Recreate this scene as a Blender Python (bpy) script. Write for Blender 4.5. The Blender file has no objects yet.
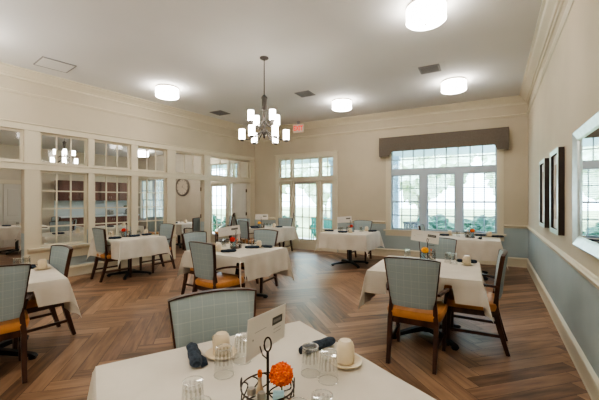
import bpy, bmesh, math, random
from mathutils import Vector, Matrix
random.seed(7)
C = bpy.context.scene.collection
R = math.radians
# ------------------------------------------------------------------ materials
def mat(name, col, rough=.6, metal=0, emit=None, es=0, spec=.5, trans=0):
    m = bpy.data.materials.new(name); m.use_nodes = True
    b = m.node_tree.nodes['Principled BSDF']
    b.inputs['Base Color'].default_value = (*col, 1)
    b.inputs['Roughness'].default_value = rough
    b.inputs['Metallic'].default_value = metal
    b.inputs['Specular IOR Level'].default_value = spec
    b.inputs['Transmission Weight'].default_value = trans
    if emit: 
        b.inputs['Emission Color'].default_value = (*emit, 1); b.inputs['Emission Strength'].default_value = es
    return m
def nt(m): return m.node_tree.nodes, m.node_tree.links, m.node_tree.nodes['Principled BSDF']
def noisy(m, c1, c2, scale=8, detail=3, stretch=(1, 1, 1), coord='Object', bump=0, lo=.35, hi=.65):
    n, l, b = nt(m)
    tc = n.new('ShaderNodeTexCoord'); mp = n.new('ShaderNodeMapping'); mp.inputs['Scale'].default_value = stretch
    no = n.new('ShaderNodeTexNoise'); no.inputs['Scale'].default_value = scale; no.inputs['Detail'].default_value = detail
    cr = n.new('ShaderNodeValToRGB'); cr.color_ramp.elements[0].position = lo; cr.color_ramp.elements[1].position = hi
    cr.color_ramp.elements[0].color = (*c1, 1); cr.color_ramp.elements[1].color = (*c2, 1)
    l.new(tc.outputs[coord], mp.inputs[0]); l.new(mp.outputs[0], no.inputs['Vector']); l.new(no.outputs[0], cr.inputs[0])
    l.new(cr.outputs[0], b.inputs['Base Color'])
    if bump:
        bp = n.new('ShaderNodeBump'); bp.inputs['Strength'].default_value = bump; bp.inputs['Distance'].default_value = .01
        l.new(no.outputs[0], bp.inputs['Height']); l.new(bp.outputs[0], b.inputs['Normal'])
    return m
M = {}
M['wall'] = noisy(mat('wall_paint', (.55, .49, .39), .75, spec=.25), (.55, .485, .37), (.59, .52, .40), 1.5)
M['wains'] = noisy(mat('wainscot_paint', (.26, .31, .33), .7, spec=.25), (.38, .44, .445), (.41, .475, .475), 2)
M['trim'] = mat('trim_paint', (.66, .595, .455), .45)
M['ceil'] = noisy(mat('ceiling_paint', (.5, .5, .5), .9, spec=.1), (.73, .72, .69), (.76, .75, .72), .8)
M['winframe'] = mat('window_frame_backlit_shade', (.50, .56, .62), .4)  # white frames; the blue-grey of their backlit side is put into the colour
M['wood'] = noisy(mat('dark_walnut', (.05, .02, .012), .32), (.035, .014, .009), (.085, .032, .018), 14, 4, (1, 1, .15))
M['seat'] = noisy(mat('orange_tan_vinyl', (.6, .27, .07), .42), (.46, .19, .055), (.60, .27, .085), 9, 3)
M['cloth'] = noisy(mat('white_table_linen', (.7, .67, .63), .85, spec=.15), (.66, .61, .53), (.72, .67, .59), 5, 3, bump=.15)
M['black'] = mat('black_cast_iron', (.015, .016, .018), .4)
M['mug'] = noisy(mat('cream_stoneware', (.75, .62, .43), .3), (.72, .60, .42), (.80, .68, .50), 6)
M['napkin'] = noisy(mat('navy_napkin', (.03, .05, .09), .9), (.016, .026, .042), (.045, .065, .095), 60, 3, bump=.3)
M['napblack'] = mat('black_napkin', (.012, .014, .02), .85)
M['nickel'] = mat('brushed_nickel', (.42, .39, .35), .35, 1)
M['chand'] = mat('satin_pewter', (.085, .075, .065), .5, .6)
M['bronze'] = mat('dark_bronze', (.06, .045, .035), .4, .8)
M['silver'] = noisy(mat('silver_frame', (.62, .68, .66), .28, .75), (.58, .64, .62), (.72, .77, .75), 12)
M['taupe'] = noisy(mat('taupe_fabric', (.20, .17, .14), .9, spec=.1), (.145, .122, .10), (.18, .153, .126), 60, 2)
M['shade'] = mat('lit_white_glass', (1, 1, 1), .5, emit=(1, .93, .84), es=6)
M['drum'] = mat('lit_drum_shade', (1, 1, 1), .5, emit=(1, .94, .87), es=10)
M['drumband'] = mat('lit_drum_band', (1, 1, 1), .5, emit=(1, .92, .84), es=2.2)
M['white'] = mat('white_card', (.78, .75, .70), .6)
M['darkprint'] = mat('dark_print', (.07, .07, .06), .6)
M['greyprint'] = mat('grey_print', (.35, .34, .32), .6)
M['red'] = mat('exit_red', (.75, .08, .04), .5, emit=(1, .12, .05), es=.35)
M['signface'] = mat('sign_face', (.85, .75, .62), .5)
M['blind'] = mat('blind_slat_backlit_shade', (.42, .49, .56), .6)  # white slats, coloured blue-grey to stand for their backlit shade
M['door'] = mat('door_paint', (.60, .57, .50), .5)
M['mirror'] = mat('mirror_glass', (.92, .95, .95), .02, 1)
M['picmat'] = mat('picture_mat', (.78, .76, .70), .6)
M['picart'] = noisy(mat('picture_art', (.5, .4, .3), .7), (.36, .26, .17), (.62, .52, .40), 6, 5)
M['framedark'] = mat('dark_brown_frame', (.035, .022, .017), .45)
M['cab'] = noisy(mat('cherry_cabinet', (.12, .04, .03), .45), (.085, .03, .022), (.15, .055, .04), 5, 3, (1, 1, .2))
M['counter'] = mat('pale_countertop', (.62, .66, .68), .3)
M['splash'] = mat('backsplash', (.55, .62, .64), .4)
M['orange'] = noisy(mat('orange_petals', (.95, .2, .02), .7), (.65, .05, .005), (1, .24, .015), 110, 2)
M['redfl'] = noisy(mat('red_petals', (.8, .04, .02), .7), (.6, .02, .015), (.9, .07, .04), 90, 2)
M['yellowfl'] = noisy(mat('yellow_petals', (.95, .45, .02), .7), (.9, .35, .01), (1, .55, .04), 90, 2)
M['stem'] = mat('green_stem', (.05, .16, .04), .6)
M['sauce'] = mat('amber_sauce', (.55, .40, .26), .3)
M['salt'] = mat('salt_grains', (.8, .8, .78), .8)
M['pepper'] = noisy(mat('pepper_grains', (.1, .08, .06), .9), (.04, .03, .02), (.3, .26, .2), 300, 1)
M['packet'] = mat('pale_blue_packet', (.40, .62, .70), .5)
M['pink'] = mat('pink_packet', (.75, .45, .40), .6)
M['grille'] = mat('grille_dark', (.08, .08, .075), .6)
M['ventpaint'] = mat('vent_paint', (.26, .25, .24), .6)
M['clockface'] = mat('clock_face', (.62, .54, .42), .6)
M['clockrim'] = mat('clock_rim', (.20, .16, .12), .5)
M['knob'] = mat('aged_brass', (.10, .06, .03), .4, .8)
M['teal'] = mat('green_plastic', (.05, .30, .25), .5)
M['porch'] = mat('porch_paint', (.42, .55, .66), .6)
M['grass'] = noisy(mat('lawn', (.2, .3, .12), 1), (.20, .26, .12), (.34, .38, .2), 3)
M['patio'] = noisy(mat('patio_concrete', (.5, .5, .5), .9), (.45, .46, .47), (.56, .56, .56), 4)
M['leaf'] = noisy(mat('leaves', (.12, .2, .1), .8), (.015, .07, .045), (.09, .19, .12), 7, 4)
M['leafpale'] = noisy(mat('pale_leaves', (.4, .5, .3), .9), (.55, .66, .52), (.85, .9, .8), 3, 4)
M['bark'] = noisy(mat('bark', (.2, .16, .13), .9), (.22, .18, .15), (.36, .32, .28), 6)
M['plaster2'] = noisy(mat('side_room_paint', (.5, .47, .4), .8), (.56, .50, .40), (.61, .55, .44), 2)

def glassmat(name, tint, fac0, fac1, ribs=False):
    m = bpy.data.materials.new(name); m.use_nodes = True
    n, l = m.node_tree.nodes, m.node_tree.links
    n.remove(n['Principled BSDF']); out = n['Material Output']
    tr = n.new('ShaderNodeBsdfTransparent'); tr.inputs[0].default_value = (*tint, 1)
    gl = n.new('ShaderNodeBsdfGlossy'); gl.inputs['Roughness'].default_value = .05; gl.inputs[0].default_value = (1, 1, 1, 1)
    fr = n.new('ShaderNodeLayerWeight'); fr.inputs[0].default_value = .25
    mr = n.new('ShaderNodeMapRange'); mr.inputs['To Min'].default_value = fac0; mr.inputs['To Max'].default_value = fac1
    mx = n.new('ShaderNodeMixShader')
    l.new(fr.outputs['Facing'], mr.inputs['Value']); l.new(mr.outputs[0], mx.inputs[0])
    l.new(tr.outputs[0], mx.inputs[1]); l.new(gl.outputs[0], mx.inputs[2]); l.new(mx.outputs[0], out.inputs[0])
    return m
M['pane'] = glassmat('window_glass', (.95, .98, .98), .03, .5)
M['tumbler'] = glassmat('clear_tumbler_glass', (.955, .96, .955), .02, .55)
M['rib'] = glassmat('ribbed_glass', (.72, .72, .70), .10, .7)

def plaid():
    m = mat('grey_green_plaid', (.2, .25, .23), .85, spec=.15); n, l, b = nt(m)
    tc = n.new('ShaderNodeTexCoord'); sp = n.new('ShaderNodeSeparateXYZ'); l.new(tc.outputs['Object'], sp.inputs[0])
    def band(sock, period, width, off=0.0):
        a = n.new('ShaderNodeMath'); a.operation = 'MULTIPLY_ADD'; a.inputs[1].default_value = 1 / period; a.inputs[2].default_value = off + 50
        l.new(sock, a.inputs[0])
        f = n.new('ShaderNodeMath'); f.operation = 'FRACT'; l.new(a.outputs[0], f.inputs[0])
        c = n.new('ShaderNodeMath'); c.operation = 'LESS_THAN'; c.inputs[1].default_value = width; l.new(f.outputs[0], c.inputs[0])
        return c.outputs[0]
    def add(a, b_):
        x = n.new('ShaderNodeMath'); x.operation = 'ADD'; l.new(a, x.inputs[0]); l.new(b_, x.inputs[1]); return x.outputs[0]
    s = add(band(sp.outputs['X'], .066, .06), band(sp.outputs['Z'], .066, .06, .3))
    t = add(band(sp.outputs['X'], .024, .12, .4), band(sp.outputs['Z'], .024, .12, .1))
    sc = n.new('ShaderNodeMath'); sc.operation = 'MULTIPLY_ADD'; sc.inputs[1].default_value = .22; l.new(t, sc.inputs[0]); l.new(s, sc.inputs[2])
    cl = n.new('ShaderNodeMath'); cl.operation = 'MULTIPLY'; cl.use_clamp = True; cl.inputs[1].default_value = .6; l.new(sc.outputs[0], cl.inputs[0])
    mx = n.new('ShaderNodeMixRGB'); mx.inputs[1].default_value = (.33, .395, .41, 1); mx.inputs[2].default_value = (.43, .49, .48, 1)
    l.new(cl.outputs[0], mx.inputs[0]); l.new(mx.outputs[0], b.inputs['Base Color'])
    return m
M['plaid'] = plaid()

def floormat():
    m = mat('herringbone_planks', (.1, .06, .04), .36, spec=.5); n, l, b = nt(m)
    uv = n.new('ShaderNodeUVMap'); uv.uv_map = 'grain'
    mp = n.new('ShaderNodeMapping'); mp.inputs['Scale'].default_value = (1.2, 9, 1)
    no = n.new('ShaderNodeTexNoise'); no.inputs['Scale'].default_value = 2.2; no.inputs['Detail'].default_value = 6
    l.new(uv.outputs[0], mp.inputs[0]); l.new(mp.outputs[0], no.inputs['Vector'])
    at = n.new('ShaderNodeAttribute'); at.attribute_name = 'tone'
    ad = n.new('ShaderNodeMath'); ad.operation = 'MULTIPLY_ADD'; ad.inputs[1].default_value = .9; l.new(no.outputs[0], ad.inputs[0])
    m2 = n.new('ShaderNodeMath'); m2.operation = 'MULTIPLY_ADD'; m2.inputs[1].default_value = .42; m2.inputs[2].default_value = -.14
    l.new(at.outputs['Fac'], m2.inputs[0]); l.new(m2.outputs[0], ad.inputs[2])
    cr = n.new('ShaderNodeValToRGB'); e = cr.color_ramp.elements
    e[0].position = .15; e[0].color = (.068, .034, .021, 1); e[1].position = .85; e[1].color = (.43, .265, .160, 1)
    x = e.new(.5); x.color = (.25, .142, .083, 1)
    l.new(ad.outputs[0], cr.inputs[0])
    ue = n.new('ShaderNodeUVMap'); ue.uv_map = 'edge'; sp = n.new('ShaderNodeSeparateXYZ'); l.new(ue.outputs[0], sp.inputs[0])
    def edge(s, w):
        a = n.new('ShaderNodeMath'); a.operation = 'SUBTRACT'; a.inputs[1].default_value = .5; l.new(s, a.inputs[0])
        c = n.new('ShaderNodeMath'); c.operation = 'ABSOLUTE'; l.new(a.outputs[0], c.inputs[0])
        g = n.new('ShaderNodeMath'); g.operation = 'GREATER_THAN'; g.inputs[1].default_value = .5 - w; l.new(c.outputs[0], g.inputs[0]); return g.outputs[0]
    mm = n.new('ShaderNodeMath'); mm.operation = 'MAXIMUM'; l.new(edge(sp.outputs[0], .002), mm.inputs[0]); l.new(edge(sp.outputs[1], .012), mm.inputs[1])
    mx = n.new('ShaderNodeMixRGB'); mx.inputs[2].default_value = (.02, .01, .007, 1); l.new(mm.outputs[0], mx.inputs[0]); l.new(cr.outputs[0], mx.inputs[1])
    l.new(mx.outputs[0], b.inputs['Base Color'])
    rr = n.new('ShaderNodeMapRange'); rr.inputs['To Min'].default_value = .34; rr.inputs['To Max'].default_value = .5
    l.new(no.outputs[0], rr.inputs['Value']); l.new(rr.outputs[0], b.inputs['Roughness'])
    return m
M['floor'] = floormat()

# ------------------------------------------------------------------ mesh helpers
def obj(name, bm, m, parent=None, smooth=False, loc=None, rz=0, mats=None):
    me = bpy.data.meshes.new(name)
    bmesh.ops.recalc_face_normals(bm, faces=bm.faces)
    bm.to_mesh(me); bm.free()
    for mm in (mats or [m]): me.materials.append(mm)
    if smooth:
        for p in me.polygons: p.use_smooth = True
        try: me.set_sharp_from_angle(angle=R(40))
        except Exception: pass
    o = bpy.data.objects.new(name, me); C.objects.link(o)
    if parent: o.parent = parent
    if loc is not None: o.location = loc
    o.rotation_euler.z = rz
    return o
def tag(o, label=None, cat=None, group=None, kind=None):
    if label: o['label'] = label
    if cat: o['category'] = cat
    if group: o['group'] = group
    if kind: o['kind'] = kind
    return o
def empty(name, loc=(0, 0, 0), rz=0):
    o = bpy.data.objects.new(name, None); C.objects.link(o); o.location = loc; o.rotation_euler.z = rz
    o.empty_display_size = .1; return o
def copy_tree(o, parent=None):
    c = o.copy(); C.objects.link(c)
    if parent: c.parent = parent
    for ch in list(o.children): copy_tree(ch, c)
    return c
def box(bm, x0, x1, y0, y1, z0, z1, T=None, bevel=0, seg=1, mi=0):
    vs = [bm.verts.new((x, y, z)) for x in (x0, x1) for y in (y0, y1) for z in (z0, z1)]
    fs = [bm.faces.new([vs[i] for i in q]) for q in ((0, 1, 3, 2), (4, 6, 7, 5), (0, 4, 5, 1), (2, 3, 7, 6), (0, 2, 6, 4), (1, 5, 7, 3))]
    for f in fs: f.material_index = mi
    if bevel:
        es = set(e for f in fs for e in f.edges)
        r = bmesh.ops.bevel(bm, geom=list(es), offset=bevel, segments=seg, affect='EDGES', profile=.5)
        vs = list(set(v for f in r['faces'] for v in f.verts) | set(v for v in vs if v.is_valid))
    if T:
        for v in vs: v.co = T(v.co)
    return vs
def lathe(bm, prof, n=24, c=(0, 0, 0), caps=True, mi=0, alt=None):
    rings = []
    for r, z in prof:
        rings.append([bm.verts.new((c[0] + r * math.cos(2 * math.pi * k / n), c[1] + r * math.sin(2 * math.pi * k / n), c[2] + z)) for k in range(n)])
    for a, b in zip(rings, rings[1:]):
        for k in range(n):
            f = bm.faces.new((a[k], a[(k + 1) % n], b[(k + 1) % n], b[k])); f.material_index = mi
            if alt is not None and k % 2: f.material_index = alt
    if caps:
        for rg in (rings[0], rings[-1]):
            f = bm.faces.new(rg); f.material_index = mi
def sweep(bm, pts, sizes, up=Vector((0, 0, 1)), n=4, round_=False):
    """sweep a rectangle (w along side, h along other) or ellipse along pts"""
    pts = [Vector(p) for p in pts]; rings = []
    for i, p in enumerate(pts):
        t = (pts[min(i + 1, len(pts) - 1)] - pts[max(i - 1, 0)]).normalized()
        s = up.cross(t)
        if s.length < 1e-4: s = Vector((1, 0, 0))
        s.normalize(); u = t.cross(s).normalized()
        w, h = sizes[i] if isinstance(sizes, list) else sizes
        if round_:
            rings.append([bm.verts.new(p + s * (w / 2 * math.cos(2 * math.pi * k / n)) + u * (h / 2 * math.sin(2 * math.pi * k / n))) for k in range(n)])
        else:
            rings.append([bm.verts.new(p + s * (a * w / 2) + u * (b * h / 2)) for a, b in ((-1, -1), (1, -1), (1, 1), (-1, 1))])
    m = len(rings[0])
    for a, b in zip(rings, rings[1:]):
        for k in range(m): bm.faces.new((a[k], a[(k + 1) % m], b[(k + 1) % m], b[k]))
    bm.faces.new(rings[0]); bm.faces.new(rings[-1])
def tube(bm, pts, r, n=8): sweep(bm, pts, (2 * r, 2 * r), Vector((.03, .02, 1)), n, True)
NB = bmesh.new
# ------------------------------------------------------------------ room frames
Rc = (5.06, 7.42); Cc = (-1.47, 11.0)
def frame(o, d, out):
    return lambda v: Vector((o[0] + d[0] * v[0] + out[0] * v[1], o[1] + d[1] * v[0] + out[1] * v[1], v[2]))
dB = (-.87687, .48073); oB = (.48073, .87687)
dL = (-.56507, -.82504); oL = (-.82504, .56507)
dR = (-.50151, -.86515); oR = (.86515, -.50151)
TB, TL, TR = frame(Rc, dB, oB), frame(Cc, dL, oL), frame(Rc, dR, oR)
H = 3.8; LB = 7.447
FO = (Cc[0] + oL[0] * 6.2, Cc[1] + oL[1] * 6.2); TF = frame(FO, dL, oL)
Lend = (-7.89, 1.63); Rend = (-.707, -2.53)

def wall(name, T, t0, t1, z1, openings, th=.15, wains=True, mlow='wains', mup='wall', zc=.9):
    ts = sorted(set([t0, t1] + [v for o in openings for v in o[:2]])); zs = sorted(set([0, z1] + ([zc] if wains else []) + [v for o in openings for v in o[2:]]))
    bm = NB()
    for a, b in zip(ts, ts[1:]):
        run = None
        for c, d in zip(zs, zs[1:]):
            if any(a >= o[0] - 1e-6 and b <= o[1] + 1e-6 and c >= o[2] - 1e-6 and d <= o[3] + 1e-6 for o in openings): continue
            box(bm, a, b, 0, th, c, d, T, mi=0 if (wains and d <= zc + 1e-6) else 1)
    return tag(obj(name, bm, None, mats=[M[mlow], M[mup]]), kind='structure')
# back wall and its continuation outside the side room
FD = (4.68, 6.47)      # french door unit span
BIG = (.59, 3.01)
wall('wall_back', TB, -.15, LB + .08, H, [(4.66, 6.49, 0, 2.07), (4.66, 6.49, 2.18, 2.77), (BIG[0], BIG[1], .72, 2.82)])
wall('wall_side_room_back', TB, LB + .08, 14.2, 3.3, [(8.17, 9.45, 0, 2.07), (8.17, 9.45, 2.18, 2.77), (11.76, 13.19, .72, 2.30)], mlow='plaster2', mup='plaster2')
wall('wall_right', TR, -.0, 11.5, H, [])
# glazed partition on the left
OP = [(.23, 1.87), (2.08, 3.0), (3.232, 3.99), (4.146, 4.927), (5.04, 5.855), (6.09, 7.25)]
ops = []
for i, (a, b) in enumerate(OP):
    ops.append((a, b, 0 if i in (0, 1, 5) else .62, 2.05)); ops.append((a, b, 2.18, 2.75))
wall('wall_left', TL, -.0, 11.3, H, ops)
wall('wall_side_room_far', TF, -1.2, 12.6, 3.3, [], mlow='plaster2', mup='plaster2')
def frame_pts(a, b):
    L = math.hypot(b[0] - a[0], b[1] - a[1]); d = ((b[0] - a[0]) / L, (b[1] - a[1]) / L)
    return d, L
d, L = frame_pts(Rend, Lend); wall('wall_rear', frame(Rend, d, (d[1], -d[0])), -.3, L + .2, H, [])
Fend = (Lend[0] + oL[0] * 6.2, Lend[1] + oL[1] * 6.2)
d, L = frame_pts(Lend, Fend); wall('wall_side_room_rear', frame(Lend, d, (d[1], -d[0])), .0, L + .2, 3.3, [], mlow='plaster2', mup='plaster2')
# ceilings
def poly(name, pts, z, th, m):
    bm = NB(); vs = [bm.verts.new((x, y, z)) for x, y in pts]; f = bm.faces.new(vs)
    r = bmesh.ops.extrude_face_region(bm, geom=[f]); 
    for v in r['geom']:
        if isinstance(v, bmesh.types.BMVert): v.co.z += th
    return tag(obj(name, bm, m), kind='structure')
def off(T, t, d): p = T((t, d, 0)); return (p.x, p.y)
poly('ceiling', [off(TR, -.1, .15), off(TB, 7.6, .15), off(TL, 11.36, .15), off(TR, 11.6, .15)], H, .12, M['ceil'])
poly('ceiling_side_room', [off(TL, .0, .15), off(TB, 13.9, .0), off(TF, 12, .1), off(TL, 11.36, .15)], 3.25, .1, M['ceil'])
# floor: herringbone planks clipped to the two rooms
def make_floor():
    bm = NB(); ug = bm.loops.layers.uv.new('grain'); ue = bm.loops.layers.uv.new('edge'); tn = bm.faces.layers.float.new('tone')
    w, Lp = .14, 1.05; ang = R(15); ca, sa = math.cos(ang), math.sin(ang); ox, oy = -3.5, 6
    def plank(x, y, sx, sy, horiz):
        cx, cy = ox + ca * (x + sx / 2) - sa * (y + sy / 2), oy + sa * (x + sx / 2) + ca * (y + sy / 2)
        if cx < -15 or cx > 7 or cy < -5 or cy > 17: return
        cs = [(x, y), (x + sx, y), (x + sx, y + sy), (x, y + sy)]
        f = bm.faces.new([bm.verts.new((ox + ca * a - sa * b, oy + sa * a + ca * b, 0)) for a, b in cs])
        f[tn] = random.random(); o1, o2 = random.random() * 40, random.random() * 40
        E = [(0, 0), (1, 0), (1, 1), (0, 1)]
        for lp, (a, b) in zip(f.loops, E):
            if not horiz: a, b = b, a
            lp[ug].uv = (a * Lp + o1, b * w + o2); lp[ue].uv = (a, b)
    for j in range(-17, 18):
        for k in range(-140, 140):
            bx, by = k * w + j * Lp, k * w - j * Lp
            plank(bx, by, Lp, w, True); plank(bx + Lp, by - Lp + w, w, Lp, False)
    cuts = [(off(TR, 0, .1), oR), (off(TB, 0, .12), oB), (off(TF, 0, .12), oL)]
    n1 = Vector((Lend[0] - Rend[0], Lend[1] - Rend[1])).normalized(); cuts.append(((Rend[0] - .1, Rend[1] - .15), (n1.y, -n1.x) if n1.x < 0 and n1.y > 0 and False else (-n1.y, n1.x)))
    for (p, n) in cuts:
        n = Vector((n[0], n[1], 0)); mid = Vector((-3, 5, 0)); pp = Vector((p[0], p[1], 0))
        if (mid - pp).dot(n) > 0: n = -n
        bmesh.ops.bisect_plane(bm, geom=bm.verts[:] + bm.edges[:] + bm.faces[:], plane_co=pp, plane_no=n, clear_outer=True)
    for f in bm.faces:
        if f.normal.z < 0: f.normal_flip()
    me = bpy.data.meshes.new('floor'); bm.to_mesh(me); bm.free(); me.materials.append(M['floor'])
    o = bpy.data.objects.new('floor', me); C.objects.link(o); tag(o, kind='structure')
make_floor()
# ------------------------------------------------------------------ trim
def strip(name, T, t0, t1, profile, m=None):
    """profile list of (d,z) closed polygon, swept along t; negative d is into the room"""
    bm = NB(); A = [bm.verts.new(T(Vector((t0, d, z)))) for d, z in profile]; B = [bm.verts.new(T(Vector((t1, d, z)))) for d, z in profile]
    k = len(A)
    for i in range(k): bm.faces.new((A[i], A[(i + 1) % k], B[(i + 1) % k], B[i]))
    bm.faces.new(A); bm.faces.new(B)
    return tag(obj(name, bm, m or M['trim']), kind='structure')
BASE = [(0, 0), (-.022, 0), (-.022, .015), (-.018, .02), (-.018, .165), (-.03, .17), (-.026, .19), (-.008, .205), (0, .21)]
CROWN = [(0, H), (-.17, H), (-.17, H - .018), (-.14, H - .03), (-.125, H - .05), (-.06, H - .10), (-.045, H - .12), (-.025, H - .125), (-.02, H - .16), (0, H - .165)]
RAIL = [(0, .86), (-.012, .862), (-.016, .885), (-.035, .90), (-.04, .915), (-.03, .925), (-.012, .93), (0, .94)]
PIC = [(0, 3.37), (-.012, 3.375), (-.03, 3.40), (-.035, 3.415), (-.02, 3.425), (0, 3.43)]
n = 1
for T, t0, t1, side in ((TB, 0, LB, 'back'), (TR, 0, 11.5, 'right'), (TL, 0, 11.3, 'left')):
    strip('trim_%d' % n, T, t0, t1, CROWN); strip('trim_%d' % (n + 1), T, t0, t1, PIC); n += 2
strip('baseboard_right', TR, 0, 11.5, BASE); strip('trim_7', TR, 0, 11.5, RAIL)
strip('baseboard_back', TB, .0, 4.5, BASE); strip('trim_8', TB, 0, .45, RAIL); strip('trim_9', TB, 3.15, 4.5, RAIL)
strip('baseboard_back.001', TB, 6.64, LB, BASE); strip('trim_10', TB, 6.64, LB, RAIL)
strip('baseboard_left', TL, 3.1, 5.97, BASE)
strip('baseboard_left.001', TL, 7.4, 11.3, BASE)
# ------------------------------------------------------------------ windows
def rectframe(bm, T, t0, t1, z0, z1, w, d0, d1):
    box(bm, t0, t0 + w, d0, d1, z0, z1, T); box(bm, t1 - w, t1, d0, d1, z0, z1, T)
    box(bm, t0 + w, t1 - w, d0, d1, z0, z0 + w, T); box(bm, t0 + w, t1 - w, d0, d1, z1 - w, z1, T)
def lite(T, t0, t1, z0, z1, cols, rows, fw=.035, d=.07, m='trim', parent=None, name='window_sash', mun=.024):
    bm = NB(); rectframe(bm, T, t0, t1, z0, z1, fw, d - .02, d + .02)
    for i in range(1, cols):
        t = t0 + fw + (t1 - t0 - 2 * fw) * i / cols; box(bm, t - mun / 2, t + mun / 2, d - .012, d + .012, z0 + fw, z1 - fw, T)
    for j in range(1, rows):
        z = z0 + fw + (z1 - z0 - 2 * fw) * j / rows; box(bm, t0 + fw, t1 - fw, d - .012, d + .012, z - mun / 2, z + mun / 2, T)
    f = obj(name, bm, M[m], parent)
    bm = NB(); vs = [bm.verts.new(T(Vector(p))) for p in ((t0 + fw, d, z0 + fw), (t1 - fw, d, z0 + fw), (t1 - fw, d, z1 - fw), (t0 + fw, d, z1 - fw))]; bm.faces.new(vs)
    g = obj('pane', bm, M['pane'], f)
    return f
wn = [1]
def window(): 
    e = empty('window_%d' % wn[0]); wn[0] += 1; return tag(e, kind='structure')
def casing(T, t0, t1, z0, z1, w, parent, top=True, bot=False, name='casing', m='trim', lip=.02):
    bm = NB(); box(bm, t0 - w, t0, -.02, 0, z0 - (w if bot else 0), z1, T); box(bm, t1, t1 + w, -.02, 0, z0 - (w if bot else 0), z1, T)
    if top: box(bm, t0 - w, t1 + w, -.024, 0, z1, z1 + w, T); box(bm, t0 - w - .03, t1 + w + .03, -.045, 0, z1 + w, z1 + w + .02, T)
    return obj(name, bm, M[m], parent)
# partition lites
for i, (a, b) in enumerate(OP):
    w = window()
    lite(TL, a, b, 2.18, 2.75, 3 if i else 4, 1, parent=w, fw=.04)
    if i in (2, 3, 4): lite(TL, a, b, .62, 2.05, 3, 4, parent=w, fw=.045)
# head beam, cap, posts and sill of the partition
strip('trim_11', TL, .05, 7.6, [(0, 2.04), (-.03, 2.045), (-.03, 2.15), (-.045, 2.155), (-.045, 2.18), (0, 2.185)])
strip('trim_12', TL, .05, 7.6, [(0, 2.75), (-.028, 2.755), (-.028, 2.86), (-.05, 2.865), (-.05, 2.885), (0, 2.89)])
n = 13
edges = [0.02] + [v for o in OP for v in o] + [7.5]
for i in range(0, len(edges), 2):
    a, b = edges[i], edges[i + 1]
    window_post = 0 if i in (0, 2, 4, 10, 12) else .53
    strip('trim_%d' % n, TL, a, b, [(0, .62 if window_post else 0), (-.022, .62 if window_post else 0), (-.022, 2.75), (0, 2.75)]); n += 1
strip('trim_%d' % n, TL, 3.0, 6.05, [(0, .38), (-.02, .385), (-.02, .53), (-.03, .535), (-.07, .575), (-.075, .60), (-.075, .62), (0, .62)]); n += 1
# big window on the back wall
w = window()
cas = casing(TB, BIG[0], BIG[1], .72, 2.82, .13, w)
bm = NB(); box(bm, BIG[0] - .18, BIG[1] + .18, -.07, .05, .68, .72, TB); box(bm, BIG[0] - .14, BIG[1] + .14, -.022, 0, .56, .68, TB); obj('window_sill', bm, M['trim'], w)
bm = NB(); box(bm, BIG[0], BIG[1], .03, .13, 2.17, 2.29, TB); box(bm, 1.32, 1.45, .03, .13, .72, 2.17, TB); box(bm, 2.13, 2.27, .03, .13, .72, 2.17, TB)
obj('mullion', bm, M['winframe'], w)
GL = [(.59, 1.32), (1.45, 2.13), (2.27, 3.01)]
lite(TB, .59, 3.01, 2.29, 2.82, 9, 2, .03, .08, 'winframe', w)
for (a, b) in GL:
    lite(TB, a, b, 1.43, 2.17, 3, 2, .04, .06, 'winframe', w)
    lite(TB, a, b, .72, 1.47, 3, 2, .04, .10, 'winframe', w)
    bm = NB(); box(bm, a + .02, b - .02, -.005, .03, 2.13, 2.165, TB, .004)
    root = obj('window_blind', bm, M['blind'])
    bm = NB(); z = .76
    while z < 2.12:
        vs = [bm.verts.new(TB(Vector(p))) for p in ((a + .025, -.006, z + .004), (b - .025, -.006, z + .004), (b - .025, .028, z - .004), (a + .025, .028, z - .004))]; bm.faces.new(vs); z += .045
    obj('slats', bm, M['blind'], root)
    bm = NB()
    for q in (a + .12, b - .12): box(bm, q - .001, q + .001, .010, .012, .74, 2.13, TB)
    obj('cord', bm, M['blind'], root)
    tag(root, {0: 'right', 1: 'middle', 2: 'left'}[GL.index((a, b))] + ' white slatted blind in the large window under the taupe valance', 'blind', 'blinds in the large window')
# french door unit
w = window(); casing(TB, 4.66, 6.49, 0, 2.77, .13, w)
bm = NB(); box(bm, 4.66, 6.49, -.02, .14, 2.07, 2.18, TB); box(bm, 5.07, 5.13, -.01, .13, 0, 2.77, TB); box(bm, 6.03, 6.10, -.01, .13, 0, 2.77, TB)
box(bm, 4.60, 6.55, -.05, 0, 2.165, 2.185, TB); obj('mullion', bm, M['trim'], w)
lite(TB, 4.66, 5.07, 2.18, 2.77, 2, 2, .035, .07, parent=w); lite(TB, 5.13, 6.03, 2.18, 2.77, 3, 2, .035, .07, parent=w); lite(TB, 6.10, 6.49, 2.18, 2.77, 2, 2, .035, .07, parent=w)
for a, b in ((4.66, 5.07), (6.10, 6.49)):
    bm = NB(); box(bm, a, b, .03, .11, 0, .60, TB); box(bm, a, b, .03, .11, 2.03, 2.07, TB); box(bm, a + .08, b - .08, .015, .03, .12, .5, TB, .01); obj('side_panel', bm, M['trim'], w)
    lite(TB, a, b, .60, 2.03, 1, 5, .06, .07, parent=w)
dr = tag(empty('door_1'), kind='structure')
bm = NB(); a, b = 5.13, 6.03
box(bm, a, b, .03, .075, 0.005, .30, TB); box(bm, a, b, .03, .075, 2.0, 2.07, TB); box(bm, a, a + .08, .03, .075, .30, 2.0, TB); box(bm, b - .08, b, .03, .075, .30, 2.0, TB)
obj('door_leaf', bm, M['trim'], dr)
lite(TB, a + .08, b - .08, .30, 2.0, 3, 5, .02, .052, parent=dr, name='glazing_bars')
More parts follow.
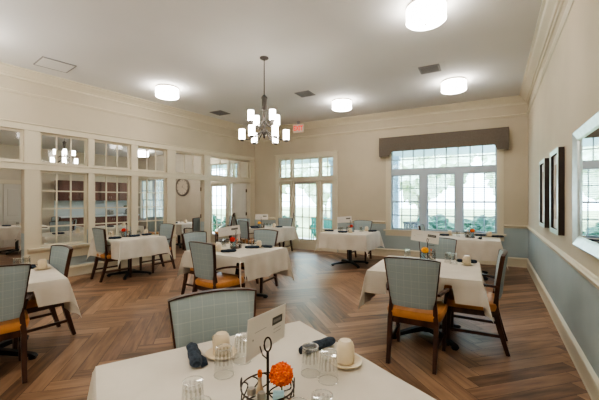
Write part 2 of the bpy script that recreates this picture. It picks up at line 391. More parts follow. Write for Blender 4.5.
bm = NB(); box(bm, b - .06, b - .02, .015, .03, .93, 1.10, TB, .003); tube(bm, [TB(Vector(p)) for p in ((b - .04, .02, 1.03), (b - .04, -.035, 1.03), (b - .15, -.035, 1.03))], .009); obj('door_handle', bm, M['nickel'], dr)
bm = NB(); box(bm, a + .1, b - .1, -.03, .03, 1.99, 2.05, TB, .005); box(bm, a + .5, b - .12, -.05, -.03, 2.03, 2.045, TB); obj('door_closer', bm, M['nickel'], dr)
# side room exterior unit
w = window(); bm = NB(); box(bm, 8.17, 9.45, -.02, .14, 2.07, 2.18, TB); box(bm, 8.35, 8.40, -.02, .13, 0, 2.77, TB); box(bm, 8.53, 8.62, -.02, .13, 0, 2.77, TB); obj('mullion', bm, M['trim'], w)
lite(TB, 8.17, 8.53, 2.18, 2.77, 1, 3, .03, parent=w); lite(TB, 8.62, 9.45, 2.18, 2.77, 3, 3, .03, parent=w)
casing(TB, 8.17, 9.45, 0, 2.77, .11, w)
lite(TB, 8.17, 8.53, .2, 2.07, 1, 5, .03, parent=w)
dr = tag(empty('door_2'), kind='structure')
bm = NB(); a, b = 8.62, 9.45
box(bm, a, b, .03, .075, 0.005, .28, TB); box(bm, a, b, .03, .075, 2.0, 2.07, TB); box(bm, a, a + .08, .03, .075, .28, 2.0, TB); box(bm, b - .08, b, .03, .075, .28, 2.0, TB)
obj('door_leaf', bm, M['trim'], dr); lite(TB, a + .08, b - .08, .28, 2.0, 3, 5, .02, .052, parent=dr, name='glazing_bars')
w = window(); casing(TB, 11.76, 13.19, .72, 2.30, .1, w)
bm = NB(); box(bm, 12.44, 12.51, .03, .13, .72, 2.3, TB); box(bm, 11.68, 13.27, -.05, .04, .68, .72, TB); obj('mullion', bm, M['winframe'], w)
for a, b in ((11.76, 12.44), (12.51, 13.19)):
    lite(TB, a, b, 1.48, 2.30, 3, 2, .04, .06, 'winframe', w); lite(TB, a, b, .72, 1.52, 3, 2, .04, .10, 'winframe', w)
# open door leaves of the partition doorways (swung into the side room)
def leaf(nm, s0, dvec, L_, hand=1, th=.045):
    p0 = TL(Vector((s0, .16, 0))); d = TL(Vector(dvec)) - TL(Vector((0, 0, 0))); d.normalize(); q = Vector((d.y, -d.x, 0)) * hand
    T = lambda v: p0 + d * v[1] + q * v[0] + Vector((0, 0, v[2]))
    dr = tag(empty(nm), kind='structure')
    bm = NB(); box(bm, 0, th, 0, L_, .01, 2.03, T)
    for z0, z1 in ((.2, .95), (1.1, 1.85)): box(bm, th, th + .008, .14, L_ - .14, z0, z1, T, .004)
    obj('door_leaf', bm, M['door'], dr)
    bm = NB()
    for z in (.3, 1.0, 1.75): box(bm, th * .2, th + .012, -.03, .012, z, z + .1, T)
    obj('hinge', bm, M['knob'], dr)
    bm = NB(); k = T(Vector((th + .05, L_ - .08, 1.0)))
    bmesh.ops.create_uvsphere(bm, u_segments=12, v_segments=8, radius=.032, matrix=Matrix.Translation(k))
    box(bm, th, th + .03, L_ - .1, L_ - .06, .93, 1.07, T); obj('door_knob', bm, M['knob'], dr, True)
leaf('door_3', .19, (0, 1, 0), .62, -1)
leaf('door_4', 2.09, (-.634, .773, 0), .86, 1)
# double doors in the far wall of the side room
dr = tag(empty('door_5'), kind='structure'); bm = NB()
for a in (3.95, 4.85):
    box(bm, a, a + .88, -.05, -.005, .01, 2.0, TF)
    for z0, z1 in ((.15, .85), (1.0, 1.85)):
        for q in (a + .1, a + .49): box(bm, q, q + .29, -.062, -.05, z0, z1, TF, .005)
obj('door_leaf', bm, M['door'], dr)
bm = NB(); box(bm, 3.83, 3.94, -.03, 0, 0, 2.12, TF); box(bm, 5.74, 5.85, -.03, 0, 0, 2.12, TF); box(bm, 3.83, 5.85, -.04, 0, 2.02, 2.14, TF); obj('casing', bm, M['trim'], dr)
# ------------------------------------------------------------------ kitchen of the side room
for i in range(4):
    for up in (0, 1):
        t0 = .72 + i * .68; t1 = t0 + .675
        z0, z1, dep = ((.1, .88, .58), (1.48, 2.18, .33))[up]
        root = empty('wall_cabinet' if up else 'base_cabinet', TF(Vector(((t0 + t1) / 2, -dep / 2, z0 if up else 0))))
        inv = root.location
        TT = lambda v: TF(v) - inv
        bm = NB(); box(bm, t0, t1, -dep, -.003, z0, z1, TT)
        if not up: box(bm, t0, t1, -dep + .06, -.003, 0.002, z0, TT)
        obj('cabinet_body', bm, M['cab'], root)
        for s in (0, 1):
            a = t0 + .01 + s * .33; b_ = a + .325
            bm = NB(); box(bm, a, b_, -dep - .02, -dep - .001, z0 + .02, z1 - .02, TT); rectframe(bm, TT, a, b_, z0 + .02, z1 - .02, .055, -dep - .028, -dep - .02)
            dd = obj('cabinet_door', bm, M['cab'], root)
            bm = NB(); q = (b_ - .03) if s == 0 else (a + .03); zz = z0 + .08 if up else z1 - .14
            box(bm, q - .006, q + .006, -dep - .045, -dep - .028, zz, zz + .09, TT, .002); obj('cabinet_handle', bm, M['nickel'], dd)
        nth = ('first', 'second', 'third', 'fourth')[i]
        tag(root, 'dark cherry %s cabinet, %s from the right on the far kitchen wall' % ('upper' if up else 'lower', nth), 'cabinet', 'upper kitchen cabinets' if up else 'lower kitchen cabinets')
bm = NB(); box(bm, .70, 3.46, -.62, -.003, .885, .925, TF, .005); tag(obj('kitchen_countertop', bm, M['counter']), 'long pale countertop over the dark lower cabinets in the side room', 'countertop')
bm = NB(); box(bm, .70, 3.46, -.015, -.001, .93, 1.475, TF); tag(obj('trim_30', bm, M['splash']), kind='structure')
for i, (t, nm, lab) in enumerate(((1.05, 'coffee_maker', 'black coffee maker at the right end of the kitchen countertop'), (1.75, 'toaster', 'steel toaster on the kitchen countertop'))):
    p = TF(Vector((t, -.35, .926))); root = empty(nm, p, R(-34)); bm = NB()
    if i == 0:
        box(bm, -.1, .1, -.13, .13, 0, .04, None, .01); box(bm, -.1, .1, .04, .13, .04, .3, None, .01); box(bm, -.1, .1, -.13, .13, .27, .36, None, .02, 2)
        obj('coffee_maker_body', bm, M['black'], root); bm = NB(); lathe(bm, [(.05, .042), (.075, .08), (.07, .16), (.045, .2), (.05, .215)], 16, (0, -.04, 0)); obj('carafe', bm, M['rib'], root, True)
    else:
        box(bm, -.16, .16, -.09, .09, .01, .2, None, .03, 3); obj('toaster_body', bm, M['nickel'], root, True)
        bm = NB(); box(bm, -.12, .12, -.04, -.015, .195, .203); box(bm, -.12, .12, .015, .04, .195, .203); obj('toaster_slots', bm, M['black'], root)
        bm = NB(); box(bm, .158, .19, -.02, .02, .12, .14, None, .004); obj('toaster_lever', bm, M['black'], root)
    tag(root, lab, nm.replace('_', ' '))
# ------------------------------------------------------------------ wall furnishings
# valance
bm = NB(); D = -.16
outline = [(.366, 2.64), (.366, 3.13), (3.285, 3.13), (3.285, 2.64), (3.02, 2.64), (3.01, 2.68), (2.98, 2.70), (2.97, 2.735), (2.94, 2.755), (.65, 2.755), (.63, 2.735), (.62, 2.70), (.60, 2.68), (.59, 2.64)]
A = [bm.verts.new(TB(Vector((t, D, z)))) for t, z in outline]; B_ = [bm.verts.new(TB(Vector((t, D + .02, z)))) for t, z in outline]
bm.faces.new(A); bm.faces.new(B_)
for i in range(len(A)): bm.faces.new((A[i], A[(i + 1) % len(A)], B_[(i + 1) % len(A)], B_[i]))
box(bm, .366, .386, D + .02, -.001, 2.64, 3.13, TB); box(bm, 3.265, 3.285, D + .02, -.001, 2.64, 3.13, TB); box(bm, .386, 3.265, D + .02, -.001, 3.11, 3.13, TB)
vl = obj('window_valance', bm, M['taupe']); tag(vl, 'long taupe fabric box valance over the large back window', 'valance')
bm = NB(); tube(bm, [TB(Vector((.366, D - .002, 3.125))), TB(Vector((3.285, D - .002, 3.125)))], .007); obj('piping', bm, M['taupe'], vl)
# framed pictures and mirror on the right wall
def picture(t0, t1, z0, z1, lab):
    root = empty('framed_picture', TR(Vector(((t0 + t1) / 2, 0, (z0 + z1) / 2)))); inv = root.location; TT = lambda v: TR(v) - inv
    bm = NB(); rectframe(bm, TT, t0, t1, z0, z1, .03, -.055, -.003); box(bm, t0 + .03, t1 - .03, -.02, -.003, z0 + .03, z1 - .03, TT); obj('outer_frame', bm, M['framedark'], root)
    bm = NB(); rectframe(bm, TT, t0 - .001, t1 + .001, z0 - .001, z1 + .001, .05, -.062, -.0555); obj('silver_face', bm, M['silver'], root)
    bm = NB(); box(bm, t0 + .05, t1 - .05, -.03, -.0205, z0 + .05, z1 - .05, TT); obj('mat_board', bm, M['picmat'], root)
    bm = NB(); box(bm, t0 + .14, t1 - .14, -.034, -.0305, z0 + .16, z1 - .16, TT); obj('artwork', bm, M['picart'], root)
    tag(root, lab, 'picture', 'framed pictures on the right wall')
picture(2.75, 3.33, 1.12, 2.07, 'tall framed picture on the right wall, farther from the mirror')
picture(3.87, 4.45, 1.12, 2.07, 'tall framed picture on the right wall, next to the mirror')
t0, t1, z0, z1 = 5.13, 6.35, 1.09, 2.11
root = empty('wall_mirror', TR(Vector(((t0 + t1) / 2, 0, (z0 + z1) / 2)))); inv = root.location.copy(); TT = lambda v: TR(v) - inv
bm = NB()
for prof in ((.0, .10),):
    ring = []
    for (o, d) in ((0, -.003), (0, -.035), (.02, -.05), (.085, -.025), (.10, -.015), (.10, -.003)):
        ring.append([bm.verts.new(TT(Vector(p))) for p in ((t0 + o, d, z0 + o), (t1 - o, d, z0 + o), (t1 - o, d, z1 - o), (t0 + o, d, z1 - o))])
    for a, b in zip(ring, ring[1:]):
        for k in range(4): bm.faces.new((a[k], a[(k + 1) % 4], b[(k + 1) % 4], b[k]))
obj('mirror_frame', bm, M['silver'], root)
bm = NB(); box(bm, t0 + .095, t1 - .095, -.014, -.006, z0 + .095, z1 - .095, TT); obj('mirror_pane', bm, M['mirror'], root)
tag(root, 'large silver framed mirror at the right edge reflecting the window', 'mirror')
# clock in the side room
p = TB(Vector((7.447 + 3.32, -.03, 1.99))); root = empty('wall_clock', p, math.atan2(dB[1], dB[0]) + math.pi)
def vert(bm): 
    for v in bm.verts: v.co = Vector((v.co.x, -v.co.z, v.co.y))
bm = NB(); lathe(bm, [(.35, -.025), (.35, .02), (.315, .035), (.285, .02), (.285, .0)], 40, caps=False); vert(bm); obj('clock_rim', bm, M['clockrim'], root, True)
bm = NB(); lathe(bm, [(.305, -.02), (.305, .0)], 40); vert(bm); obj('clock_face', bm, M['clockface'], root)
bm = NB()
for k in range(12):
    a = k * math.pi / 6; c, s = math.cos(a), math.sin(a)
    vs = [bm.verts.new((c * r - s * w_, -.004, s * r + c * w_)) for r, w_ in ((.22, -.009), (.28, -.009), (.28, .009), (.22, .009))]; bm.faces.new(vs)
obj('hour_marks', bm, M['clockrim'], root)
for nm, a, l_ in (('hour_hand', R(60), .13), ('minute_hand', R(-30), .2)):
    bm = NB(); c, s = math.cos(a), math.sin(a); vs = [bm.verts.new((c * r - s * w_, -.008, s * r + c * w_)) for r, w_ in ((-.03, -.008), (l_, -.004), (l_, .004), (-.03, .008))]; bm.faces.new(vs); obj(nm, bm, M['clockrim'], root)
tag(root, 'large round clock on the side room wall seen through the doorway', 'clock')
# exit sign
root = empty('exit_sign', (-.03, 9.78, 3.46), math.atan2(dB[1], dB[0]) + math.pi + R(14))
bm = NB(); box(bm, -.16, .16, -.03, .03, 0, .25, None, .01); obj('sign_body', bm, M['signface'], root)
bm = NB(); box(bm, -.04, .04, -.02, .02, .25, .335); obj('ceiling_mount', bm, M['ventpaint'], root)
bm = NB(); box(bm, -.14, .14, -.034, -.031, .025, .225); obj('sign_panel', bm, M['white'], root)
tcu = bpy.data.curves.new('exit_text', 'FONT'); tcu.body = 'EXIT'; tcu.size = .19; tcu.extrude = .003; tcu.align_x = 'CENTER'; tcu.align_y = 'CENTER'; tcu.offset = .006
to = bpy.data.objects.new('tmp_text', tcu); me = bpy.data.meshes.new_from_object(to); bpy.data.objects.remove(to)
me.materials.clear(); me.materials.append(M['red'])
o = bpy.data.objects.new('exit_lettering', me); C.objects.link(o); o.parent = root; o.rotation_euler = (R(90), 0, 0); o.location = (0, -.038, .122); o.scale = (.72, 1, 1)
tag(root, 'exit sign with red letters hanging from the ceiling near the back wall', 'exit sign')
# ------------------------------------------------------------------ ceiling things
def vent(x, y, s, lab, kind, rz=R(-29)):
    root = empty('ceiling_vent', (x, y, H - .001), rz)
    bm = NB(); e = s / 2
    if kind == 'panel':
        box(bm, -e, e, -e, e, -.012, 0, None, .003); obj('cover_plate', bm, M['ceil'], root)
        bm = NB(); rectframe(bm, lambda v: Vector((v.x, v.z, v.y)), -e - .012, e + .012, -e - .012, e + .012, .012, -.016, 0); obj('edge_trim', bm, M['ventpaint'], root)
    else:
        if kind == 'plate': box(bm, -e * 1.5, e * 1.5, -e * 1.5, e * 1.5, -.006, 0); obj('mounting_plate', bm, M['ceil'], root); bm = NB()
        ident = lambda v: Vector((v.x, v.z, v.y)); rectframe(bm, ident, -e, e, -e, e, .03, -.018, -.0065); obj('vent_frame', bm, M['ventpaint'], root)
        bm = NB(); box(bm, -e + .03, e - .03, -e + .03, e - .03, -.009, -.007); obj('vent_opening', bm, M['grille'], root)
        bm = NB()
        for k in range(6):
            q = -e + .05 + k * (s - .1) / 5; box(bm, -e + .03, e - .03, q - .008, q + .008, -.02, -.010)
        obj('louvres', bm, M['ventpaint'], root)
    tag(root, lab, 'vent')
vent(.12, 7.23, .34, 'small square ceiling vent right of the chandelier', 'plain')
vent(2.28, 5.86, .34, 'ceiling vent on a wider plate between the two right drum lights', 'plate')
vent(-2.09, 8.81, .38, 'small ceiling vent left of the chandelier near the partition', 'plain')
vent(-4.15, 5.69, .46, 'plain square ceiling panel at the upper left', 'panel', R(-38))
def drum(x, y, z, lab, proto=[None]):
    if proto[0] is None:
        root = empty('ceiling_light', (x, y, z))
        bm = NB(); lathe(bm, [(.20, 0), (.215, -.005), (.215, -.03), (.19, -.035)], 40); obj('ceiling_plate', bm, M['nickel'], root, True)
        bm = NB(); lathe(bm, [(.21, -.031), (.222, -.04), (.222, -.185), (.21, -.2), (.15, -.212), (.05, -.218), (.012, -.219)], 40); obj('drum_shade', bm, M['drum'], root, True)
        bm = NB(); lathe(bm, [(.2232, -.172), (.225, -.176), (.225, -.184), (.2232, -.188)], 40, caps=False); obj('shade_band', bm, M['drumband'], root, True)
        bm = NB(); lathe(bm, [(.004, -.217), (.016, -.221), (.016, -.228), (.006, -.236)], 12); obj('finial', bm, M['nickel'], root, True)
        proto[0] = root
    else:
        root = copy_tree(proto[0]); root.location = (x, y, z)
    tag(root, lab, 'ceiling light', 'drum ceiling lights')
drum(1.49, 3.95, H, 'largest nearest white drum ceiling light at the top of the picture')
drum(2.97, 6.45, H, 'white drum ceiling light near the valance and right wall')
drum(.98, 7.75, H, 'white drum ceiling light right of the chandelier near the back wall')
drum(-2.7, 6.84, H, 'white drum ceiling light left of the chandelier')
drum(-4.55, 4.35, H, 'white drum ceiling light just beyond the left edge of the picture')
drum(-2.0, .6, H, 'added white drum ceiling light behind the viewer for fill light')  # unseen extra fixture, added as fill from behind the camera
drum(-5.6, 11.9, 3.25, 'white drum ceiling light in the side room, nearer the kitchen')
drum(-9.0, 8.2, 3.25, 'white drum ceiling light in the side room, by the double doors')
drum(-8.2, 5.6, 3.25, 'added white drum ceiling light brightening the side room, nearest its rear wall')  # unseen fixture added to lift the dim left end of the side room
drum(-3.4, 11.2, 3.25, 'white drum ceiling light in the side room, near its glass door')
def chandelier(loc=(-.57, 5.41, 3.8), up=0):
    root = empty('chandelier', loc); M_ = M['chand']
    bm = NB(); lathe(bm, [(.07, 0), (.072, -.012), (.06, -.025), (.02, -.035), (.012, -.05)], 24); obj('canopy', bm, M_, root, True)
    bm = NB(); lathe(bm, [(.008, -.045), (.008, -.62 + up)], 8); obj('rod', bm, M_, root, True)
    bm = NB(); lathe(bm, [(.012, -.60), (.03, -.62), (.05, -.64), (.05, -.665), (.043, -.67)], 20, (0, 0, up)); lathe(bm, [(.043, -.67), (.043, -.86)], 20, (0, 0, up))
    lathe(bm, [(.018, -.86), (.018, -1.15), (.05, -1.16), (.055, -1.2), (.04, -1.23), (.02, -1.26), (.025, -1.28), (.004, -1.31)], 20, (0, 0, up)); obj('centre_column', bm, M_, root, True)
    def ring(n, rad, zc, a0, zb, ln):
        for k in range(n):
            a = a0 + 2 * math.pi * k / n; c, s = math.cos(a), math.sin(a)
            pts = []
            for i in range(11):
                u = i / 10
                r = .03 + (rad - .03) * (1 - (1 - u) ** 1.6); z = zb - (.10 * math.sin(math.pi * min(1, u * 1.15)) if u < .87 else .10 * math.sin(math.pi * min(1, u * 1.15)) ) + (zc - .10 - zb) * u * u
                pts.append((r * c, r * s, z))
            pts.append((rad * c, rad * s, zc - .085))
            bm = NB(); tube(bm, pts, .009, 8); lathe(bm, [(.012, -.105), (.03, -.10), (.036, -.09), (.036, -.07), (.03, -.068)], 16, (rad * c, rad * s, zc))
            ar = obj(ln, bm, M_, root, True)
            bm = NB(); lathe(bm, [(.03, -.078), (.05, -.072), (.05, .085), (.047, .085), (.045, .07)], 20, (rad * c, rad * s, zc)); obj('glass_shade', bm, M['shade'], ar, True)
    ring(6, .355, 2.55 - 3.8 + up, R(4), 2.62 - 3.8 + up, 'lower_arm'); ring(4, .245, 2.82 - 3.8 + up, R(38), 2.78 - 3.8 + up, 'upper_arm')
    tag(root, 'brushed nickel two tier chandelier with ten white glass shades in the dining room', 'chandelier'); return root
ch = chandelier()
c2 = chandelier((-6.0, 8.55, 3.25), .30); c2.scale = (.8, .8, .8); tag(c2, 'two tier chandelier in the side room seen through the partition transom', 'chandelier')
# ------------------------------------------------------------------ chairs
def make_chair():
    root = empty('dining_chair')
    # seat cushion
    bm = NB()
    N = 12; rows = []
    def seatpt(u, v): # u,v in -1..1
        y = .015 + .25 * v; hw = .24 + .022 * (v + 1) / 2
        x = u * hw; 
        if v > 0: y -= .03 * u * u * v
        return x, y
    for (zz, ins) in ((.415, .0), (.43, -.004), (.46, -.010), (.485, .0), (.497, .03), (.503, .08)):
        rg = []
        for k in range(32):
            a = 2 * math.pi * k / 32; c, s = math.cos(a), math.sin(a)
            u = math.copysign(abs(c) ** .32, c); v = math.copysign(abs(s) ** .32, s); x, y = seatpt(u, v)
            l_ = math.hypot(x, y - .015); f = (l_ - ins) / l_
            rg.append(bm.verts.new((x * f, .015 + (y - .015) * f, zz)))
        rows.append(rg)
    for a, b in zip(rows, rows[1:]):
        for k in range(32): bm.faces.new((a[k], a[(k + 1) % 32], b[(k + 1) % 32], b[k]))
    bm.faces.new(rows[0]); bm.faces.new(rows[-1]); obj('seat', bm, M['seat'], root, True)
    bm = NB(); 
    for s in (-1, 1): sweep(bm, [(s * .205, -.2, .385), (s * .225, .21, .385)], (.022, .06))
    box(bm, -.22, .22, .2, .222, .355, .415); box(bm, -.2, .2, -.215, -.193, .355, .415); obj('seat_frame', bm, M['wood'], root)
    # backrest
    def bp(u, v, off):
        hw = .190 + .050 * v; z = .525 + .435 * v + (.012 * (1 - u * u)) * v
        y = -.215 - .035 * v - .02 * v * v - .03 * (1 - u * u)
        return Vector((u * hw, y + off, z))
    bm = NB(); NU, NV = 12, 10
    for off_, sgn in ((.022, 1), (-.022, -1)):
        g = []
        for j in range(NV + 1):
            row = []
            for i in range(NU + 1):
                u = -1 + 2 * i / NU; v = j / NV
                e = min(1, (1 - abs(u)) * 6, (1 - v) * 8, v * 8 + .3)
                row.append(bm.verts.new(bp(u, v, off_ * (.55 + .45 * max(0, e) ** .5) + sgn * .006 * max(0, e) ** .5)))
            g.append(row)
        for j in range(NV):
            for i in range(NU): bm.faces.new((g[j][i], g[j][i + 1], g[j + 1][i + 1], g[j + 1][i]))
        if sgn == 1: g1 = g
        else:
            bord = [(0, i) for i in range(NU + 1)] + [(j, NU) for j in range(1, NV + 1)] + [(NV, i) for i in range(NU - 1, -1, -1)] + [(j, 0) for j in range(NV - 1, 0, -1)]
            for k in range(len(bord)):
                a, b = bord[k], bord[(k + 1) % len(bord)]
                bm.faces.new((g1[a[0]][a[1]], g1[b[0]][b[1]], g[b[0]][b[1]], g[a[0]][a[1]]))
    obj('backrest', bm, M['plaid'], root, True)
    bm = NB(); path = []
    for j in range(9): v = j / 8; p = bp(-1, v, 0); p.x -= .003; path.append(p)
    for s_ in range(13):
        u = -1 + s_ / 6; p = bp(u, 1, 0); p.z += .005; 
        if 0 < s_ < 12: path.append(p)
    for j in range(9): v = 1 - j / 8; p = bp(1, v, 0); p.x += .003; path.append(p)
    # strip of wood around the back: depth .05, thickness .014
    prev = None
    for i, p in enumerate(path):
        t = (path[min(i + 1, len(path) - 1)] - path[max(i - 1, 0)]).normalized(); nrm = Vector((t.z, 0, -t.x)).normalized()
        if nrm.length < .5: nrm = Vector((0, 0, 1))
        q = [bm.verts.new(p + nrm * a + Vector((0, b, 0))) for a, b in ((-.0045, -.019), (.0045, -.019), (.0045, .019), (-.0045, .019))]
        if prev:
            for k in range(4): bm.faces.new((prev[k], prev[(k + 1) % 4], q[(k + 1) % 4], q[k]))
        else: bm.faces.new(q)
        prev = q
    bm.faces.new(prev); obj('back_frame', bm, M['wood'], root)
    for s in (-1, 1):
        bm = NB(); sweep(bm, [(s * .20, -.315, 0), (s * .20, -.285, .10), (s * .202, -.245, .24), (s * .204, -.215, .38), (s * .196, -.21, .47), (s * .190, -.222, .60)], [(.032, .034), (.035, .038), (.038, .046), (.04, .05), (.038, .048), (.028, .03)], Vector((0, 1, 0))); obj('leg', bm, M['wood'], root)
        bm = NB(); sweep(bm, [(s * .222, .215, 0), (s * .226, .212, .2), (s * .228, .205, .41)], [(.028, .028), (.036, .036), (.044, .044)], Vector((0, 1, 0))); obj('leg', bm, M['wood'], root)
        bm = NB(); sweep(bm, [(s * .204, -.255, .175), (s * .222, .21, .175)], (.018, .028)); obj('stretcher', bm, M['wood'], root)
        bm = NB(); sweep(bm, [(s * .222, -.225, .655), (s * .25, -.14, .668), (s * .27, -.03, .665), (s * .272, .06, .652), (s * .262, .115, .625), (s * .25, .13, .57), (s * .24, .135, .5), (s * .236, .15, .42)],
              [(.024, .022), (.03, .022), (.034, .022), (.034, .024), (.03, .028), (.026, .028), (.024, .028), (.024, .03)], Vector((0, .4, 1))); obj('armrest', bm, M['wood'], root)
    return root
chair0 = make_chair(); used = [False]
CH = []   # (x, y, facing) of every chair for the draping
def chair(x, y, face, lab, group=None):
    if not used[0]: c = chair0; used[0] = True
    else: c = copy_tree(chair0)
    c.location = (x, y, 0); c.rotation_euler.z = R(face - 90); CH.append((x, y, R(face - 90)))
    tag(c, lab, 'chair', group or 'dining chairs in the room')
    return c
def rear(rx, ry, face): return rx + .25 * math.cos(R(face)), ry + .25 * math.sin(R(face))
def rc(rx, ry, face, lab, group=None): x, y = rear(rx, ry, face); return chair(x, y, face, lab, group)
G2 = 'chairs in the side room'
D_ = 'plaid backed orange seated chair '
rc(-.475, 1.885, -63, 'grey green plaid chair behind the nearest table')
rc(1.02, 3.04, 61, D_ + 'seen from behind at the right wall table')
chair(1.83, 3.55, 151, D_ + 'seen from its side, right of the right wall table')
rc(1.90, 4.62, 241, D_ + 'behind the menu card of the right wall table')
rc(2.61, 7.12, -29, D_ + 'at the left end of the large window table')
rc(1.62, 8.60, 241, D_ + 'behind the table beside the glass door')
chair(-1.05, 4.37, 52, D_ + 'nearest at the chandelier table, its arm visible')
rc(-1.70, 5.46, -31, D_ + 'half hidden at the left of the chandelier table')
rc(-.60, 5.87, 243, D_ + 'at the far right of the chandelier table')
rc(-.42, 9.86, 241, D_ + 'on the far side of the back corner table')
rc(-1.42, 8.52, 38, D_ + 'on the near left side of the back corner table')
rc(-1.62, 9.45, -29, D_ + 'far left of the back corner table by the partition')
rc(-3.74, 6.27, 53, D_ + 'at the left end of the partition table')
rc(-2.93, 7.38, 236, D_ + 'at the right end of the partition table')
rc(-2.44, 2.65, 135, D_ + 'cut by the left picture edge')
rc(-2.72, 3.80, -124, D_ + 'on the far side of the leftmost table')
# side room chairs
chair(-3.2, 10.15, 145, D_ + 'in the side room below the round clock', G2)
chair(-2.50, 10.95, 200, D_ + 'in the side room in front of its glass door', G2)
chair(-5.75, 8.05, 300, D_ + 'at the side room table behind the partition', G2)
chair(-6.3, 8.9, 215, D_ + 'at the side room kitchen table', G2)
chair(-4.6, 10.6, 120, D_ + 'in the side room in front of its window', G2)
chair(-7.75, 10.25, 240, D_ + 'at the side room table near the double doors', G2)
# ------------------------------------------------------------------ tables
def make_table():
    root = empty('dining_table')
    bm = NB(); box(bm, -.53, .53, -.53, .53, .725, .755, None, .006); obj('tabletop', bm, M['wood'], root)
    bm = NB(); lathe(bm, [(.05, .07), (.04, .1), (.04, .66), (.05, .7)], 20); lathe(bm, [(.085, .045), (.085, .075), (.05, .1)], 20); box(bm, -.22, .22, -.22, .22, .7, .724); obj('column', bm, M['black'], root, True)
    for k in range(4):
        a = math.pi / 4 + k * math.pi / 2; c, s = math.cos(a), math.sin(a)
        bm = NB(); sweep(bm, [(.05 * c, .05 * s, .07), (.2 * c, .2 * s, .062), (.36 * c, .36 * s, .045), (.43 * c, .43 * s, .034), (.46 * c, .46 * s, .022)], [(.06, .05), (.05, .045), (.044, .036), (.05, .03), (.04, .02)])
        lathe(bm, [(.03, 0), (.034, .01), (.034, .03), (.02, .038)], 14, (.425 * c, .425 * s, 0)); obj('base_foot', bm, M['black'], root, True)
    return root
table0 = make_table(); tused = [False]
def chair_floor(p):
    """lowest height allowed for cloth at world point p so that it lies on seats and arms"""
    z = 0
    for (x, y, r) in CH:
        dx, dy = p.x - x, p.y - y
        if dx * dx + dy * dy > .3: continue
        lx = dx * math.cos(-r) - dy * math.sin(-r); ly = dx * math.sin(-r) + dy * math.cos(-r)
        if abs(lx) < .27 and -.22 < ly < .27: z = max(z, .513)
        if .215 < abs(lx) < .31 and -.24 < ly < .19: z = max(z, .692)
    return z
def cloth(cx, cy, rz, a, drop, off, seed, lab):
    rnd = random.Random(seed); N = 56; ext = a + drop
    zt = .759; bm = NB(); g = []
    ph = [rnd.random() * 6.28 for _ in range(8)]
    us = []
    for i in range(N + 1):
        us.append(-ext + 2 * ext * i / N)
    # snap nearest rows to table edge for a crisp edge
    def snap(vals, o):
        out = list(vals)
        for tgt in (a, -a):
            k = min(range(len(out)), key=lambda q: abs(out[q] + o - tgt)); out[k] = tgt - o
        return out
    U = snap(us, off[0]); V_ = snap(us, off[1])
    cr, sr = math.cos(rz), math.sin(rz)
    for v in V_:
        row = []
        for u in U:
            x, y = u + off[0], v + off[1]
            ex, ey = max(0, abs(x) - a), max(0, abs(y) - a); sx, sy = math.copysign(1, x), math.copysign(1, y)
            px, py, pz = min(max(x, -a), a), min(max(y, -a), a), zt
            rad = .008
            if ex > 0 and ey > 0:
                e = math.hypot(ex, ey); phi = math.atan2(ey, ex); s2 = math.sin(2 * phi)
                k = .22 + .05 * math.sin(ph[0] + sx * 1.3 + sy); o_ = e * k * s2
                wob = .05 * e * math.sin(4 * phi)
                px += sx * (rad + o_ * .72 + wob * .3); py += sy * (rad + o_ * .72 - wob * .3)
                side = .012 * math.sin(ph[1] + 9 * y) * min(1, ey * 5)
                # sides: stay at the edge plane for phi 0 / 90
                px += sx * e * .05 * math.cos(phi) ** 2; py += sy * e * .05 * math.sin(phi) ** 2
                pz -= e * math.sqrt(max(.2, 1 - (k * s2) ** 2)) - .002
            elif ex > 0:
                w = .022 * math.sin(y * 11 + ph[2] + sx) + .014 * math.sin(y * 23 + ph[3] * sx)
                edge = 1 - (abs(y) / a) ** 4
                px += sx * (rad + ex * .05 + w * min(1, ex * 4) * edge); pz -= ex * .99
            elif ey > 0:
                w = .022 * math.sin(x * 11 + ph[4] + sy) + .014 * math.sin(x * 23 + ph[5] * sy)
                edge = 1 - (abs(x) / a) ** 4
                py += sy * (rad + ey * .05 + w * min(1, ey * 4) * edge); pz -= ey * .99
            else: pz += .0012 * math.sin(x * 9 + ph[6]) * math.sin(y * 8 + ph[7])
            P = Vector((cx + cr * px - sr * py, cy + sr * px + cr * py, pz))
            zf = chair_floor(P)
            if P.z < zf and pz < zt - .01: P.z = zf + .002 * rnd.random()
            row.append(P)
        g.append(row)
    # relax the lifted parts
    for _ in range(2):
        g2 = [[p.copy() for p in r] for r in g]
        for j in range(1, N):
            for i in range(1, N):
                if g[j][i].z < zt - .03:
                    av = (g[j - 1][i].z + g[j + 1][i].z + g[j][i - 1].z + g[j][i + 1].z) / 4
                    g2[j][i].z = max(g[j][i].z * .5 + av * .5, chair_floor(g[j][i]))
        g = g2
    vs = [[bm.verts.new(p - Vector((cx, cy, 0))) for p in r] for r in g]
    for j in range(N):
        for i in range(N): bm.faces.new((vs[j][i], vs[j][i + 1], vs[j + 1][i + 1], vs[j + 1][i]))
    o = obj('tablecloth', bm, M['cloth'], None, True, (cx, cy, 0)); tag(o, lab, 'tablecloth', 'white tablecloths')
    for p in o.data.polygons: p.use_smooth = True
    return o
